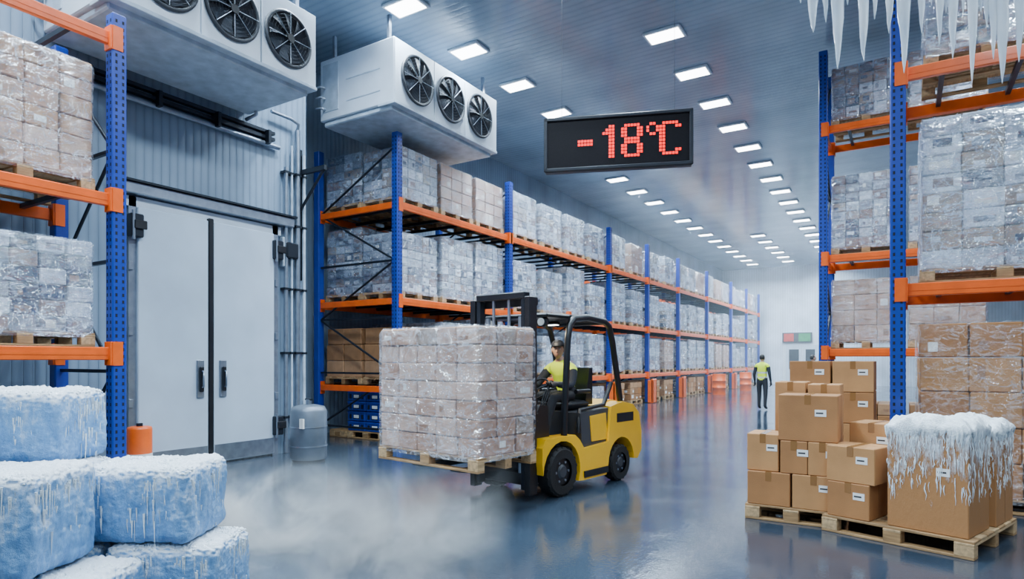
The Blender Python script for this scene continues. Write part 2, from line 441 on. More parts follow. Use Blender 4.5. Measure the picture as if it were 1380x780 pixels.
# ------------------------------------------------------------------ evaporator units
def evaporator(x0,x1,y0,y1,z0,z1,fans,fz,r):
    root=empty('evaporator_unit',((x0+x1)/2,(y0+y1)/2,z0))
    T=Matrix.Translation(-root.location)
    b=MB(); b.M=T
    b.box(x0,x1-.02,y0,y1,z0+.10,z1,WHITE,.015)
    b.box(x0+.05,x1-.12,y0+.05,y1-.05,z0,z0+.10,WHITE2,.02)
    ys=[y0]+[(fans[i]+fans[i+1])/2 for i in range(len(fans)-1)]+[y1]
    for i in range(len(fans)):
        b.box(x1-.02,x1,ys[i]+.008,ys[i+1]-.008,z0+.12,z1-.02,WHITE,.006)
    b.box(x1-.4,x1+.01,y0-.01,y1+.01,z0+.07,z0+.12,WHITE2,.006)
    for yy,s_ in ((y0,-1),(y1,1)):
        b.box(x0+.08,x0+.5,yy,yy+.012*s_,z0+.25,z1-.1,WHITE2,.004)
        for k in range(2): b.box(x0+.7,x1-.35,yy,yy+.010*s_,z0+.35+.4*k,z0+.37+.4*k,WHITE2)
    for y in (y0+.15,y1-.15): 
        b.box(x0+.2,x0+.26,y-.03,y+.03,z1,H-.01,STEEL); b.box(x1-.3,x1-.24,y-.03,y+.03,z1,H-.01,STEEL)
    b.obj('casing',root)
    b=MB(); b.M=T
    for fy in fans:
        n=36
        vs=[(x1+.006,fy,fz)]+[(x1+.006,fy+r*math.cos(2*math.pi*k/n),fz+r*math.sin(2*math.pi*k/n)) for k in range(n)]
        b.add(vs,[(0,1+k,1+(k+1)%n) for k in range(n)],HOLE)
        ring=[(x1+.02,fy+(r+.015)*math.cos(2*math.pi*k/n),fz+(r+.015)*math.sin(2*math.pi*k/n)) for k in range(n+1)]
        b.tube(ring,.026,GREY,8,False)
        for k in range(9):   # blades
            a=2*math.pi*k/9
            vs=[];N=5
            for q in range(N+1):
                rr=.07+(r*.94-.07)*q/N
                for sgn,xo in ((-1,.012),(1,.045)):
                    aa=a+sgn*(.24)+.25*q/N
                    vs.append((x1+xo,fy+rr*math.cos(aa),fz+rr*math.sin(aa)))
            b.add(vs,[(2*q,2*q+1,2*q+3,2*q+2) for q in range(N)],DKSTEEL)
        b.tube([(x1+.01,fy,fz),(x1+.075,fy,fz)],[.07,.06],BLACK,18)
        for rr in [r*j/8 for j in range(2,9)]:
            ring=[(x1+.062,fy+rr*math.cos(2*math.pi*k/28),fz+rr*math.sin(2*math.pi*k/28)) for k in range(29)]
            b.tube(ring,.0022,DKSTEEL,4,False)
        for k in range(8):
            a=math.pi*k/4
            b.tube([(x1+.06,fy+.06*math.cos(a),fz+.06*math.sin(a)),(x1+.062,fy+r*math.cos(a),fz+r*math.sin(a))],.005,STEEL,4)
    b.obj('fans',root)
    b=MB(); b.M=T
    b.tube([(x0+.3,y1-.1,z0+.12),(x0+.3,y1-.1,z0-.05),(x0+.05,y1-.1,z0-.08)],.03,STEEL)
    for k in range(3): b.tube([(x0+.15,y0-.02,z0+.3+.2*k),(x0+.15,y0-.12,z0+.3+.2*k),(x0+.03,y0-.12,z0+.3+.2*k)],.022,STEEL)
    b.obj('pipes',root)
evaporator(-9.05,-7.47,3.55,6.45,5.55,6.75,[4.2,5.06,5.94],6.17,.36)
evaporator(-9.5,-7.6,8.3,11.55,6.05,7.3,[8.9,9.89,10.88],6.72,.41)
b=MB()
for z in (5.28,5.38): b.box(-9.09,-9.0,2.0,6.9,z,z+.05,DKSTEEL)
b.tube([(-9.03,2,5.2),(-9.03,7.0,5.2)],.04,STEEL)
for k in range(6): b.box(-9.09,-8.9,2.2+.9*k,2.25+.9*k,5.18,5.40,DKSTEEL)
b.obj('cable_tray')

# ------------------------------------------------------------------ racks
def rack(name, M, posts, depth, levels, top, pw=.15, detail=2, guards=(), hol=True):
    root=empty(name)
    b=MB(); b.M=M
    for i,u in enumerate(posts):
        for v in (0,depth):
            b.box(u-pw/2,u+pw/2,v-pw/2,v+pw/2,.02,top,BLUE,.012)
            b.box(u-pw*.8,u+pw*.8,v-pw*.8,v+pw*.8,0,.02,DKSTEEL)
        nseg=max(3,int(top/1.1)); 
        for k in range(nseg):
            za=.25+(top-.5)*k/nseg; zb=.25+(top-.5)*(k+1)/nseg
            b.box(u-.02,u+.02,.05,depth-.05,za-.02,za+.02,DKSTEEL)
            p,q=((.05,depth-.05) if k%2 else (depth-.05,.05))
            b.tube([(u,p,za),(u,q,zb)],.022,DKSTEEL,6)
    b.obj('frames',root)
    if hol:
        b=MB(); b.M=M
        for i,u in enumerate(posts[:detail] if detail>0 else posts[detail:]):
            z=.12
            while z<top-.06:
                for du in (-.035,.035):
                    b.box(u+du-.011,u+du+.011,-pw/2-.002,-pw/2+.002,z,z+.036,HOLE)
                    b.box(u-pw/2-.002,u-pw/2+.002,du-.011,du+.011,z,z+.036,HOLE)
                    b.box(u+pw/2-.002,u+pw/2+.002,du-.011,du+.011,z,z+.036,HOLE)
                z+=.075
        b.obj('punched_holes',root)
    b=MB(); b.M=M
    for i in range(len(posts)-1):
        a,c=posts[i]+pw/2,posts[i+1]-pw/2
        for z in levels:
            for v in (0,depth):
                b.box(a,c,v-.03,v+.03,z-.14,z,ORNG,.008)
                if v==0: b.box(a,c,v-.034,v-.03,z-.085,z-.055,ORNG)
                b.box(a-.005,a+.02,v-.075,v+.06,z-.2,z+.06,ORNG,.004); b.box(c-.02,c+.005,v-.075,v+.06,z-.2,z+.06,ORNG,.004)
                b.box(a-pw*.7,a,v-.085,v-.076,z-.2,z+.06,ORNG); b.box(c,c+pw*.7,v-.085,v-.076,z-.2,z+.06,ORNG)
            n=max(2,int((c-a)/.62))
            for k in range(n):
                u=a+(c-a)*(k+.5)/n
                b.box(u-.025,u+.025,.03,depth-.03,z-.06,z-.005,DKSTEEL)
    for z in levels:   # end ties on the rack ends
        b.box(posts[0]-.03,posts[0]+.03,.075,depth-.075,z-.13,z-.01,ORNG,.006)
    b.obj('beams',root)
    if guards:
        b=MB(); b.M=M
        for u in guards:
            b.box(u-.2,u+.2,-.30,-.22,0.01,.9,ORNG,.02); b.box(u-.2,u-.12,-.30,-.09,0.01,.85,ORNG,.01); b.box(u+.12,u+.2,-.30,-.09,0.01,.85,ORNG,.01)
        b.obj('post_guards',root)
    return root

def LM(X): # local (u,v,z) -> world : u=Y, v=-X
    return Matrix(((0,-1,0,X),(1,0,0,0),(0,0,1,0),(0,0,0,1)))
PX=-8.23
posts=[9.05,13.05,19.2,22.8,26.6,31.2,36.2,40.2,44.0]
rack('pallet_rack', LM(PX), posts, 2.17, [1.10,2.80,4.64], 5.94, detail=4, guards=[19.2,22.8,26.6,31.2,36.2])
rack('pallet_rack', LM(-7.4), [-3.0,.3,3.6], 1.35, [1.74,3.42,5.19], 5.40, detail=-1)
RM=lambda x,y: Matrix.Translation((x,y,0))
rack('pallet_rack', RM(0,8.2), [-.07,3.5,7.0], 1.3, [2.44,4.81], 6.6, detail=1)
rack('pallet_rack', RM(0,13.3), [-1.32,2.2,5.7], 1.3, [1.81,3.58,6.02], 7.45, detail=1)

# ------------------------------------------------------------------ pallets & loads
def pallet(b, W, D, z=0, h=.15, cx=0, cy=0):
    for i in range(3):
        y=cy-D/2+.05+(D-.1)*i/2
        b.box(cx-W/2,cx+W/2,y-.05,y+.05,z+.001,z+.022,WOOD,.003)
        for k in range(3):
            x=cx-W/2+.07+(W-.14)*k/2
            b.box(x-.07,x+.07,y-.05,y+.05,z+.022,z+h-.042,WOOD if (i+k)%2 else WOOD2,.004)
    for k in range(3):
        x=cx-W/2+.07+(W-.14)*k/2
        b.box(x-.07,x+.07,cy-D/2,cy+D/2,z+h-.042,z+h-.021,WOOD2,.003)
    m=max(5,int(D/.16))
    for i in range(m):
        y0=cy-D/2+D*i/m
        b.box(cx-W/2,cx+W/2,y0+.012,y0+D/m-.012,z+h-.021,z+h,WOOD2 if i%2 else WOOD,.003)

def load(name, W, D, Ht, nx, ny, nz, cols, film, seed, labels=True, wr=.009):
    rnd=random.Random(seed); b=MB()
    pallet(b, W+.04, D+.04)
    ph=.15; hz=(Ht-ph)/nz; wx=W/nx; wy=D/ny
    for k in range(nz):
        lay=rnd.choice(cols)
        for i in range(nx):
            for j in range(ny):
                if 0<i<nx-1 and 0<j<ny-1 and k<nz-1: continue
                jx=rnd.uniform(-.009,.009); jy=rnd.uniform(-.009,.009)
                c=rnd.choice(cols) if rnd.random()<.6 else lay
                x0=-W/2+i*wx+jx; y0=-D/2+j*wy+jy; z0=ph+k*hz+.001
                b.box(x0+.005,x0+wx-.005,y0+.005,y0+wy-.005,z0,z0+hz-.008,c,.010)
                if labels and rnd.random()<(.8 if film is FILM else .35):
                    m=rnd.choice([LABEL,G1,G4,G5,G3] if film is FILM else [LABEL,T3,T3]); lw=wx*rnd.uniform(.15,.6); lh=hz*rnd.uniform(.2,.5)
                    px=x0+wx*rnd.uniform(.10,.3); pz=z0+hz*rnd.uniform(.12,.4)
                    if j==0: b.box(px,px+lw,y0+.002,y0+.006,pz,pz+lh,m)
                    if j==ny-1: b.box(px,px+lw,y0+wy-.006,y0+wy-.002,pz,pz+lh,m)
                    lw=wy*rnd.uniform(.15,.6); py=y0+wy*rnd.uniform(.10,.3)
                    if i==nx-1: b.box(x0+wx-.006,x0+wx-.002,py,py+lw,pz,pz+lh,m)
                    if i==0: b.box(x0+.002,x0+.006,py,py+lw,pz,pz+lh,m)
    if film:
        NP=96; NL=28; vs=[]; fs=[]
        per=2*(W+D)
        def pp(t,o):
            d=t*per; hw=W/2+o; hd=D/2+o
            if d<W: return Vector((-W/2+d,-hd,0)),Vector((0,-1,0))
            d-=W
            if d<D: return Vector((hw,-D/2+d,0)),Vector((1,0,0))
            d-=D
            if d<W: return Vector((W/2-d,hd,0)),Vector((0,1,0))
            d-=W
            return Vector((-hw,D/2-d,0)),Vector((-1,0,0))
        for l in range(NL+1):
            z=ph-.05+(Ht-ph+.06)*l/NL
            for k in range(NP):
                P,nr=pp(k/NP,.020)
                g=Vector((P.x*5,P.y*5,z*6+seed))
                P=P+nr*(wr*(noise.noise(g)+.6*noise.noise(g*2.7))) 
                if l==NL: P-=nr*.05
                vs.append((P.x,P.y,z))
        for l in range(NL):
            for k in range(NP):
                q=(k+1)%NP; fs.append((l*NP+k,l*NP+q,(l+1)*NP+q,(l+1)*NP+k))
        b.add(vs,fs,film,True)
    return b.mesh(name)
GR=[G1,G2,G5,G3,G2,G1,G6,G2,G4]; BR=[B1,B2,CARD,B2]; PK=[T1,T2,T3,T1]
gl=[load('load_grey',1.12,1.0,h,5,4,nz,GR,FILM,s) for s,(h,nz) in enumerate([(1.15,6),(1.30,7),(1.42,8),(1.22,6),(1.5,8)])]
gt=[load('load_grey_top',1.12,1.0,h,5,4,nz,GR,FILM,s+20) for s,(h,nz) in enumerate([(1.0,5),(1.12,5),(1.18,6)])]
pt=[load('load_tan_top',1.12,1.0,1.12,3,3,4,PK,FILM2,33)]
gs=[load('load_low',1.12,1.0,.82,4,3,4,GR,FILM,41), load('load_low_b',1.12,1.0,.80,3,2,3,BR,None,42), load('load_low_c',1.12,1.0,.75,4,3,3,[G4,G2,BLUEPL,G1],FILM,43)]
gb=[load('load_brown',1.12,1.0,1.15,3,2,3,BR,None,51), load('load_brown_b',1.12,1.0,1.3,3,3,4,PK,FILM2,52)]
rz=math.pi/2
rr=random.Random(5)
NM='wrapped_pallet_load'
for i in range(len(posts)-1):
    a,c=posts[i]+.1,posts[i+1]-.1
    n=max(2,int((c-a)/1.24)); p=(c-a)/n
    for k in range(n):
        y=a+p*(k+.5)
        for L,z in enumerate((0,1.10,2.80,4.64)):
            rows=(0,1) if (i<1 and k<2) else (0,)
            for row in rows:
                if L==0 and i==0 and k<=1: continue
                if L==0: me=rr.choice(gs)
                elif L==1: me=gb[0] if (i==0 and k==0) else rr.choice(gl[:4]+[gb[1]])
                elif L==2: me=rr.choice(gl)
                else: me=rr.choice(gt+pt) if not(i==0 and k in (1,2)) else pt[0]
                if rr.random()<.03 and i>1: continue
                if i==0 and k==0 and L==3: me=gt[1+row]
                put(me, NM if me is not gb[0] else 'carton_pallet_load', (PX-.56-1.06*row+rr.uniform(-.02,.02),y+rr.uniform(-.03,.03),z+.002), rz+rr.choice((0,math.pi)))
# blue crates on floor pallet
b=MB(); pallet(b,1.0,1.0)
for k in range(4):
    for i in range(2):
        for j in range(2):
            x0=-.50+i*.51; y0=-.48+j*.49; z0=.155+k*.205
            b.box(x0,x0+.49,y0,y0+.47,z0,z0+.19,BLUEPL,.012)
            b.box(x0-.008,x0+.498,y0-.008,y0+.478,z0+.155,z0+.185,BLUEPL,.006)
            for q in range(4): b.box(x0+.05+q*.11,x0+.11+q*.11,y0-.006,y0,z0+.04,z0+.13,DKSTEEL); b.box(x0-.006,x0,y0+.05+q*.1,y0+.1+q*.1,z0+.04,z0+.13,DKSTEEL)
            b.box(x0+.18,x0+.32,y0-.011,y0-.006,z0+.06,z0+.12,LABEL)
b.obj('blue_crate_stack',None,(-9.25,9.72,0),0)
b=MB(); pallet(b,.45,1.0); b.obj('wooden_pallet',None,(-10.05,9.72,0),0)

# near-left rack loads
nl1=load('load_brown_wrapped',1.25,1.1,1.40,4,3,6,[B2,T1,T2,B2,T1],FILM2,61,wr=.012)
nl2=load('load_grey_wrapped',1.25,1.1,1.14,5,4,6,[G1,G4,G2,G3,G1,G5],FILM,62,wr=.012)
for yy in (2.78,1.35): put(nl1,NM,(-7.4-.65,yy,3.422),rz); put(nl2,NM,(-7.4-.65,yy,1.742),rz)
put(nl1,NM,(-8.05,-.2,3.422),rz)
# right racks
r1=load('load_white_wrapped',1.45,1.1,1.80,4,3,8,[G2,G5,G1,G6],FILM,71,wr=.014)
put(r1,NM,(.88,8.2+.62,2.442)); put(r1,NM,(2.5,8.82,2.442))
r2=load('load_carton_wrapped',1.35,1.1,2.0,3,2,5,[CARD2,CARD,CARD2],FILM3,72)
put(r2,NM,(.80,8.82,.002)); put(r2,NM,(2.4,8.82,.002))
put(gt[1],NM,(.75,8.82,4.812)); put(gt[2],NM,(2.2,8.82,4.812))
for x in (-.62,.62):
    put(gt[1],NM,(x,13.9,6.022)); put(gl[4],NM,(x,13.9,3.582)); put(gb[1],NM,(x,13.9,1.812)); put(gs[1],NM,(x,13.9,.002))

# ------------------------------------------------------------------ cardboard boxes
def cbox(x0,y0,z0,w,d,h,M=None,mat=CARD,label=True,name='cardboard_box',frost=0):
    b=MB()
    b.box(-w/2,w/2,-d/2,d/2,0,h,mat,.006)
    if not frost:
        b.box(-.028,.028,-d/2-.0015,d/2+.0015,h-.002,h+.0015,TAPE); 
        b.box(-.028,.028,-d/2-.002,-d/2+.001,h-.09,h,TAPE); 
        b.box(-w/2,w/2,-.0015,.0015,h-.001,h+.0008,CARD3)
    if d>w: b.box(w/2-.001,w/2+.0015,-.0025,.0025,.01,h-.01,CARD3)
    if label:
        b.box(w*.12,w*.12+.10,-d/2-.0025,-d/2,h*.55,h*.55+.065,LABEL)
        b.box(w*.12+.01,w*.12+.075,-d/2-.003,-d/2-.0024,h*.55+.025,h*.55+.04,INK)
    if frost:
        b.snow(-w/2,w/2,-d/2,d/2,h,.085,.006,.15*frost,SNOW,seed=frost*3.3,N=280)
        rn=random.Random(int(frost*10))
        for k in range(380):
            t=rn.random(); side=rn.choice((0,0,2,1))
            L=rn.uniform(.03,.14)*frost*(1.8 if rn.random()<.10 else 1); r=rn.uniform(.0018,.0055)
            if side==0: p=(-w/2+w*t,-d/2-.003)
            elif side==1: p=(w/2+.003,-d/2+d*t)
            else: p=(-w/2-.003,-d/2+d*t)
            zt=h-rn.random()**1.6*h*.60
            b.tube([(p[0],p[1],zt),(p[0]+rn.uniform(-.008,.008),p[1],zt-L*.35),(p[0]+rn.uniform(-.008,.008),p[1],zt-L*.7),(p[0],p[1],zt-L)],[r*.6,r*1.3,r*.7,.001],SNOW,5)
    o=b.obj(name)
    T=Matrix.Translation((x0+w/2,y0+d/2,z0))
    o.matrix_world=(M@T) if M is not None else T
    return o
b=MB(); pallet(b,.86,1.0); b.obj('wooden_pallet',None,(-.95,7.17,0))
M1=Matrix.Translation((-1.38,6.67,.152))
cbox(.02,.02,0,.40,.45,.33,M1,CARD,False); cbox(.44,.02,0,.38,.45,.33,M1,CARD2)
cbox(.02,.50,0,.40,.45,.33,M1); cbox(.44,.50,0,.38,.45,.33,M1)
cbox(.01,.06,.333,.30,.38,.37,M1,CARD2); cbox(.33,.03,.333,.245,.42,.32,M1,CARD); cbox(.58,.03,.333,.25,.42,.32,M1,CARD2)
cbox(.05,.50,.333,.37,.42,.33,M1); cbox(.44,.50,.333,.38,.42,.33,M1)
cbox(.31,.04,.656,.53,.44,.45,M1,CARD); cbox(.2,.52,.666,.30,.4,.55,M1,CARD2,False); cbox(.52,.52,.666,.30,.4,.53,M1,CARD2)
b=MB(); pallet(b,.95,.8); b.obj('wooden_pallet',None,(-.72,8.58,0))
M3=Matrix.Translation((-1.18,8.20,.152))
for k in range(4):
    cbox(.0,.0,k*.36,.44,.36,.355,M3,CARD if k%2 else CARD2); cbox(.46,.0,k*.36,.42,.36,.355,M3,CARD2 if k%2 else CARD)
    cbox(.0,.38,k*.36,.44,.36,.355,M3); cbox(.46,.38,k*.36,.42,.36,.355,M3)
a2=math.radians(-19)
P2M=Matrix.Translation((-.67,6.58,0))@Matrix.Rotation(a2,4,'Z')
b=MB(); pallet(b,1.2,1.25,cx=.60,cy=.625); o=b.obj('wooden_pallet'); o.matrix_world=P2M
PB=P2M@Matrix.Translation((0,0,.152))
cbox(.04,.03,0,.37,.40,.32,PB,CARD); cbox(.03,.04,.322,.42,.40,.33,PB,CARD2)
cbox(.05,.48,0,.36,.40,.42,PB,CARD); cbox(.05,.48,.422,.40,.38,.42,PB,CARD2)
cbox(.55,.05,0,.60,.55,.88,PB,CARDF,True,'frosted_cardboard_box',1.0)
cbox(.69,.68,0,.49,.52,.84,PB,CARDF,False,'frosted_cardboard_box',.8)

# ------------------------------------------------------------------ ice blocks
ang=math.radians(31.95)
IM=Matrix.Rotation(ang,4,'Z')
def ice(r0,r1,f0,f1,z0,z1,seed):
    w,d,h=r1-r0,f1-f0,z1-z0
    b=MB()
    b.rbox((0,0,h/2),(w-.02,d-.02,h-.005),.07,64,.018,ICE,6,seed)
    rn=random.Random(seed)
    for k in range(1300):
        x=rn.uniform(-1,1)*(w/2-.03); y=rn.uniform(-1,1)*(d/2-.03); s_=rn.uniform(.003,.011)
        ex=max(0,abs(x)-(w/2-.08)); ey=max(0,abs(y)-(d/2-.08)); q=min(.999,(ex*ex+ey*ey)**.5/.07)
        zz=h-.008-.07*(1-math.sqrt(1-q*q))
        b.ell((x,y,zz),(s_,s_,s_*.8),SNOW,6,4)
    for k in range(240):
        t=rn.random(); side=rn.choice((0,0,1,2)); L=rn.uniform(.03,.13)*(1 if rn.random()<.85 else 1.8); r_=rn.uniform(.0018,.0055)
        ox=w/2-.014; oy=d/2-.012
        if side==0: p=(-ox+.05+2*(ox-.05)*t,-oy)
        elif side==1: p=(ox,-oy+.05+2*(oy-.05)*t)
        else: p=(-ox,-oy+.05+2*(oy-.05)*t)
        zt=h-rn.uniform(.05,.11) if rn.random()<.6 else h-rn.uniform(.10,.36)
        b.tube([(p[0],p[1],zt),(p[0],p[1],zt-L*.5),(p[0]+rn.uniform(-.004,.004),p[1],zt-L)],[r_*1.7,r_,.001],SNOW if k%4 else ICICLE,5)
    o=b.obj('frosted_ice_block'); o.matrix_world=IM@Matrix.Translation(((r0+r1)/2,(f0+f1)/2,z0)); return o
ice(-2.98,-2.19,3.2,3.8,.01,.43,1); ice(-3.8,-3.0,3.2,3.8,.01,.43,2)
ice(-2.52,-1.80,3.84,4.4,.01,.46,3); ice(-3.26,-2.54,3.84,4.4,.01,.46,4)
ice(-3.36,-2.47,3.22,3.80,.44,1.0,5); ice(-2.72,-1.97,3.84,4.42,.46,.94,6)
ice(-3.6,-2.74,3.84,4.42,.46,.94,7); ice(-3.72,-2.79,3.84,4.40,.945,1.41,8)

# ------------------------------------------------------------------ icicles on a frosted pipe
b=MB(); PZ=4.80
b.tube([(-.72,5.4,PZ),(3,5.4,PZ)],.05,STEEL,14)
b.tube([(-.70+.1*k,5.4+.01*math.sin(k*2.1),PZ-.02+.012*math.sin(k*1.3)) for k in range(37)],[.075+.012*math.sin(k*1.9) for k in range(37)],SNOW,14)
for x in (-.6,.6,2.6): b.tube([(x,5.4,PZ+.05),(x,5.4,H-.01)],.012,STEEL,6)
rn=random.Random(3)
for x,zt,r in ((-.608,4.147,.0443),(-.438,3.819,.0430),(-.374,4.287,.0285),(-.265,3.839,.0416),(-.192,4.129,.0286),(-.008,3.685,.0441),(.015,4.197,.0263),(.100,3.948,.0345),(.158,4.130,.0256),(.206,3.836,.0338),(.285,3.713,.0374),(.343,4.020,.0247),(.395,3.521,.0365),(.474,3.883,.0318),(.512,3.658,.0353),(.561,3.478,.0462),(-.70,4.4,.03),(.65,3.6,.04),(.8,3.7,.04),(1.1,3.9,.04),(1.5,3.8,.04),(2.0,3.9,.04),(-.52,4.2,.03),(-.10,4.0,.035),(.245,4.05,.03),(.44,4.0,.03)):
    L=PZ-.03-zt; pts=[];rs=[]
    for k in range(11):
        q=k/10; pts.append((x+rn.uniform(-.004,.004),5.4+rn.uniform(-.004,.004),PZ-.03-L*q)); rs.append(max(.0015,r*1.4*(1-q)**.66*(1.1+rn.uniform(-.1,.1))))
    b.tube(pts,rs,ICICLE,12)
    b.tube([(x,5.4,PZ),(x,5.4,PZ-.14)],[r*2.2,r*1.3],SNOW,10)
b.obj('frosted_pipe_with_icicles')

# ------------------------------------------------------------------ temperature sign
sg=empty('temperature_sign',(-3.49,8.43,4.72),math.radians(21))
b=MB(); w,h=1.05,.39
b.box(-w,w,0,.14,-h,h,FRAME,.02); 
b.box(-w,w,-.03,0,h-.05,h,FRAME,.008); b.box(-w,w,-.03,0,-h,-h+.05,FRAME,.008); b.box(-w,-w+.05,-.03,0,-h,h,FRAME,.008); b.box(w-.05,w,-.03,0,-h,h,FRAME,.008)
b.box(-w+.05,w-.05,-.008,0,-h+.05,h-.05,LEDOFF)
for x in (-.8,.8): b.tube([(x,.07,h),(x,.07,H-4.73)],.003,DKSTEEL,6)
b.obj('housing',sg)
GL={'-':["......","......","......","......","#####.","#####.","......","......","......","......"],
'1':["..##",".###","####","..##","..##","..##","..##","..##","..##","..##"],
'8':[".#####.","##...##","##...##","##...##",".#####.",".#####.","##...##","##...##","##...##",".#####."],
'o':[".##.","#..#","#..#",".##.","....","....","....","....","....","...."],
'C':[".#####.","##...##","##.....","##.....","##.....","##.....","##.....","##.....","##...##",".#####."]}
b=MB(); pit=.044; x=-.54
for ch,gap in (('-',2),('1',2),('8',1),('o',0),('C',0)):
    g=GL[ch]
    for r_,row in enumerate(g):
        for c_,v in enumerate(row):
            if v=='#':
                px=x+c_*pit; pz=.215-r_*pit*1.08
                b.box(px-.018,px+.018,-.014,-.008,pz-.019,pz+.019,RED,.004)
    x+=(len(g[0])+gap)*pit
b.obj('led_digits',sg)

# ------------------------------------------------------------------ tank, canister, barrels
b=MB()
b.tube([(0,0,.05),(0,0,.08),(0,0,.80),(0,0,.87),(0,0,.90)],[.26,.28,.28,.24,.12],CYL,28)
b.tube([(0,0,0),(0,0,.06)],.25,DKSTEEL,28)
for z in (.25,.55): b.tube([(0,0,z),(0,0,z+.02)],.287,STEEL,28)
b.tube([(0,0,.9),(0,0,.98)],.04,STEEL,10); b.tube([(-.07,0,.98),(.07,0,.98)],.018,DKSTEEL,8)
b.box(.12,.2,-.28,-.25,.55,.7,LABEL)
b.obj('pressure_tank',None,(-7.97,6.73,0))
b=MB(); b.tube([(0,0,0),(0,0,.05),(0,0,.68),(0,0,.71),(0,0,.72)],[.17,.15,.15,.14,.10],ORNG,24); b.tube([(0,0,.72),(0,0,.76)],.04,DKSTEEL,10)
b.tube([(0,0,.3),(0,0,.36)],.153,LABEL,24)
b.obj('orange_canister',None,(-8.65,4.50,0))
for p in ((-7.35,30.0),(-7.2,35.0)):
    b=MB(); b.tube([(0,0,0),(0,0,.3),(0,0,.31),(0,0,.33),(0,0,.34),(0,0,.62),(0,0,.63),(0,0,.65),(0,0,.66),(0,0,.95)],[.3,.3,.32,.32,.3,.3,.32,.32,.3,.3],ORNG,20); b.obj('orange_barrel',None,(*p,0))

# ------------------------------------------------------------------ people
def figure(name, J, Rd, bones, root, head, hands, hat, M, band=None):
    names=list(J); me=bpy.data.meshes.new(name+'_sk')
    me.from_pydata([J[k] for k in names],[(names.index(a),names.index(c)) for a,c,_ in bones],[])
    o=bpy.data.objects.new(name+'_sk',me); COL.objects.link(o)
    o.modifiers.new('skin','SKIN'); sv=me.skin_vertices[0].data
    for i,k in enumerate(names):
        r=Rd[k]; sv[i].radius=(r,r) if not isinstance(r,tuple) else r
        sv[i].use_root=(k==root)
    ss=o.modifiers.new('sub','SUBSURF'); ss.levels=2; ss.render_levels=2
    dg=bpy.context.evaluated_depsgraph_get(); ev=o.evaluated_get(dg); m2=bpy.data.meshes.new_from_object(ev)
    b=MB(); b.M=M
    vs=[v.co.copy() for v in m2.vertices]
    def near(p):
        best=None;bd=1e9
        for a,c,mt in bones:
            A=Vector(J[a]);C=Vector(J[c]);d=C-A;t=max(0,min(1,(p-A).dot(d)/max(1e-9,d.length_squared)))
            dd=(A+d*t-p).length/ (.6*(Rd[a] if not isinstance(Rd[a],tuple) else max(Rd[a]))+.02)
            if dd<bd: bd=dd;best=mt
        return best
    by={}
    for f in m2.polygons:
        c=f.center; mt=near(c)
        if mt is VEST and band and any(z0<c.z<z1 for z0,z1 in band): mt=BAND
        by.setdefault(mt,[]).append(tuple(f.vertices))
    for mt,fs in by.items():
        used=sorted({i for f in fs for i in f}); mp={k:i for i,k in enumerate(used)}
        b.add([vs[k] for k in used],[tuple(mp[i] for i in f) for f in fs],mt,True)
    hc,hyaw=head
    HM=Matrix.Translation(hc)@Matrix.Rotation(hyaw,4,'Z')
    b.M=M@HM
    def hf(p):
        q=p.copy()
        if q.z<0: q.x*=1-.28*(-q.z); q.y=q.y*(1-.15*(-q.z))-.10*(-q.z)
        return q
    b.ell((0,0,0),(.076,.095,.118),SKIN,24,16,hf)
    b.tube([(0,-.088,.02),(0,-.112,-.02),(0,-.095,-.032)],[.008,.016,.010],SKIN,8)
    for sx in (-1,1):
        b.ell((sx*.03,-.086,.012),(.012,.008,.008),LABEL,8,6); b.ell((sx*.03,-.092,.012),(.006,.004,.006),INK,8,6)
        b.ell((sx*.078,.005,-.005),(.012,.02,.03),SKIN,8,6)
        b.box(sx*.03-.016,sx*.03+.016,-.094,-.084,.028,.034,HAIR)
    b.ell((0,-.090,-.058),(.024,.008,.006),LIPS,8,6)
    b.ell((0,.02,.02),(.082,.09,.108),HAIR,20,12,lambda p: Vector((p.x,p.y,max(p.z,-.55))))
    if hat:
        b.ell((0,0,.045),(.090,.108,.090),hat,24,12,lambda p: Vector((p.x,p.y,max(p.z,0))))
        b.ell((0,-.085,.050),(.065,.085,.010),hat,20,8)
    b.M=M
    for wr,dr,side in hands:
        wr=Vector(wr);dr=Vector(dr).normalized();side=Vector(side).normalized();nm=dr.cross(side)
        b.tube([wr-dr*.02,wr+dr*.03,wr+dr*.075,wr+dr*.095],[.024,.036,.038,.025],GLOVE,10)
        for k,(off,L) in enumerate(((-.030,.065),(-.010,.078),(.010,.074),(.029,.058))):
            p0=wr+dr*.075+side*off; p1=p0+dr*L*.45+nm*.008; p2=p0+dr*L*.75+nm*.028; p3=p0+dr*L*.85+nm*.05
            b.tube([p0,p1,p2,p3],[.010,.0095,.0085,.006],GLOVE,7)
        p0=wr+dr*.03-side*.03
        b.tube([p0,p0-side*.025+dr*.025+nm*.01,p0-side*.032+dr*.055+nm*.025],[.012,.011,.007],GLOVE,7)
    ob=b.obj(name)
    bpy.data.objects.remove(o)
    return ob

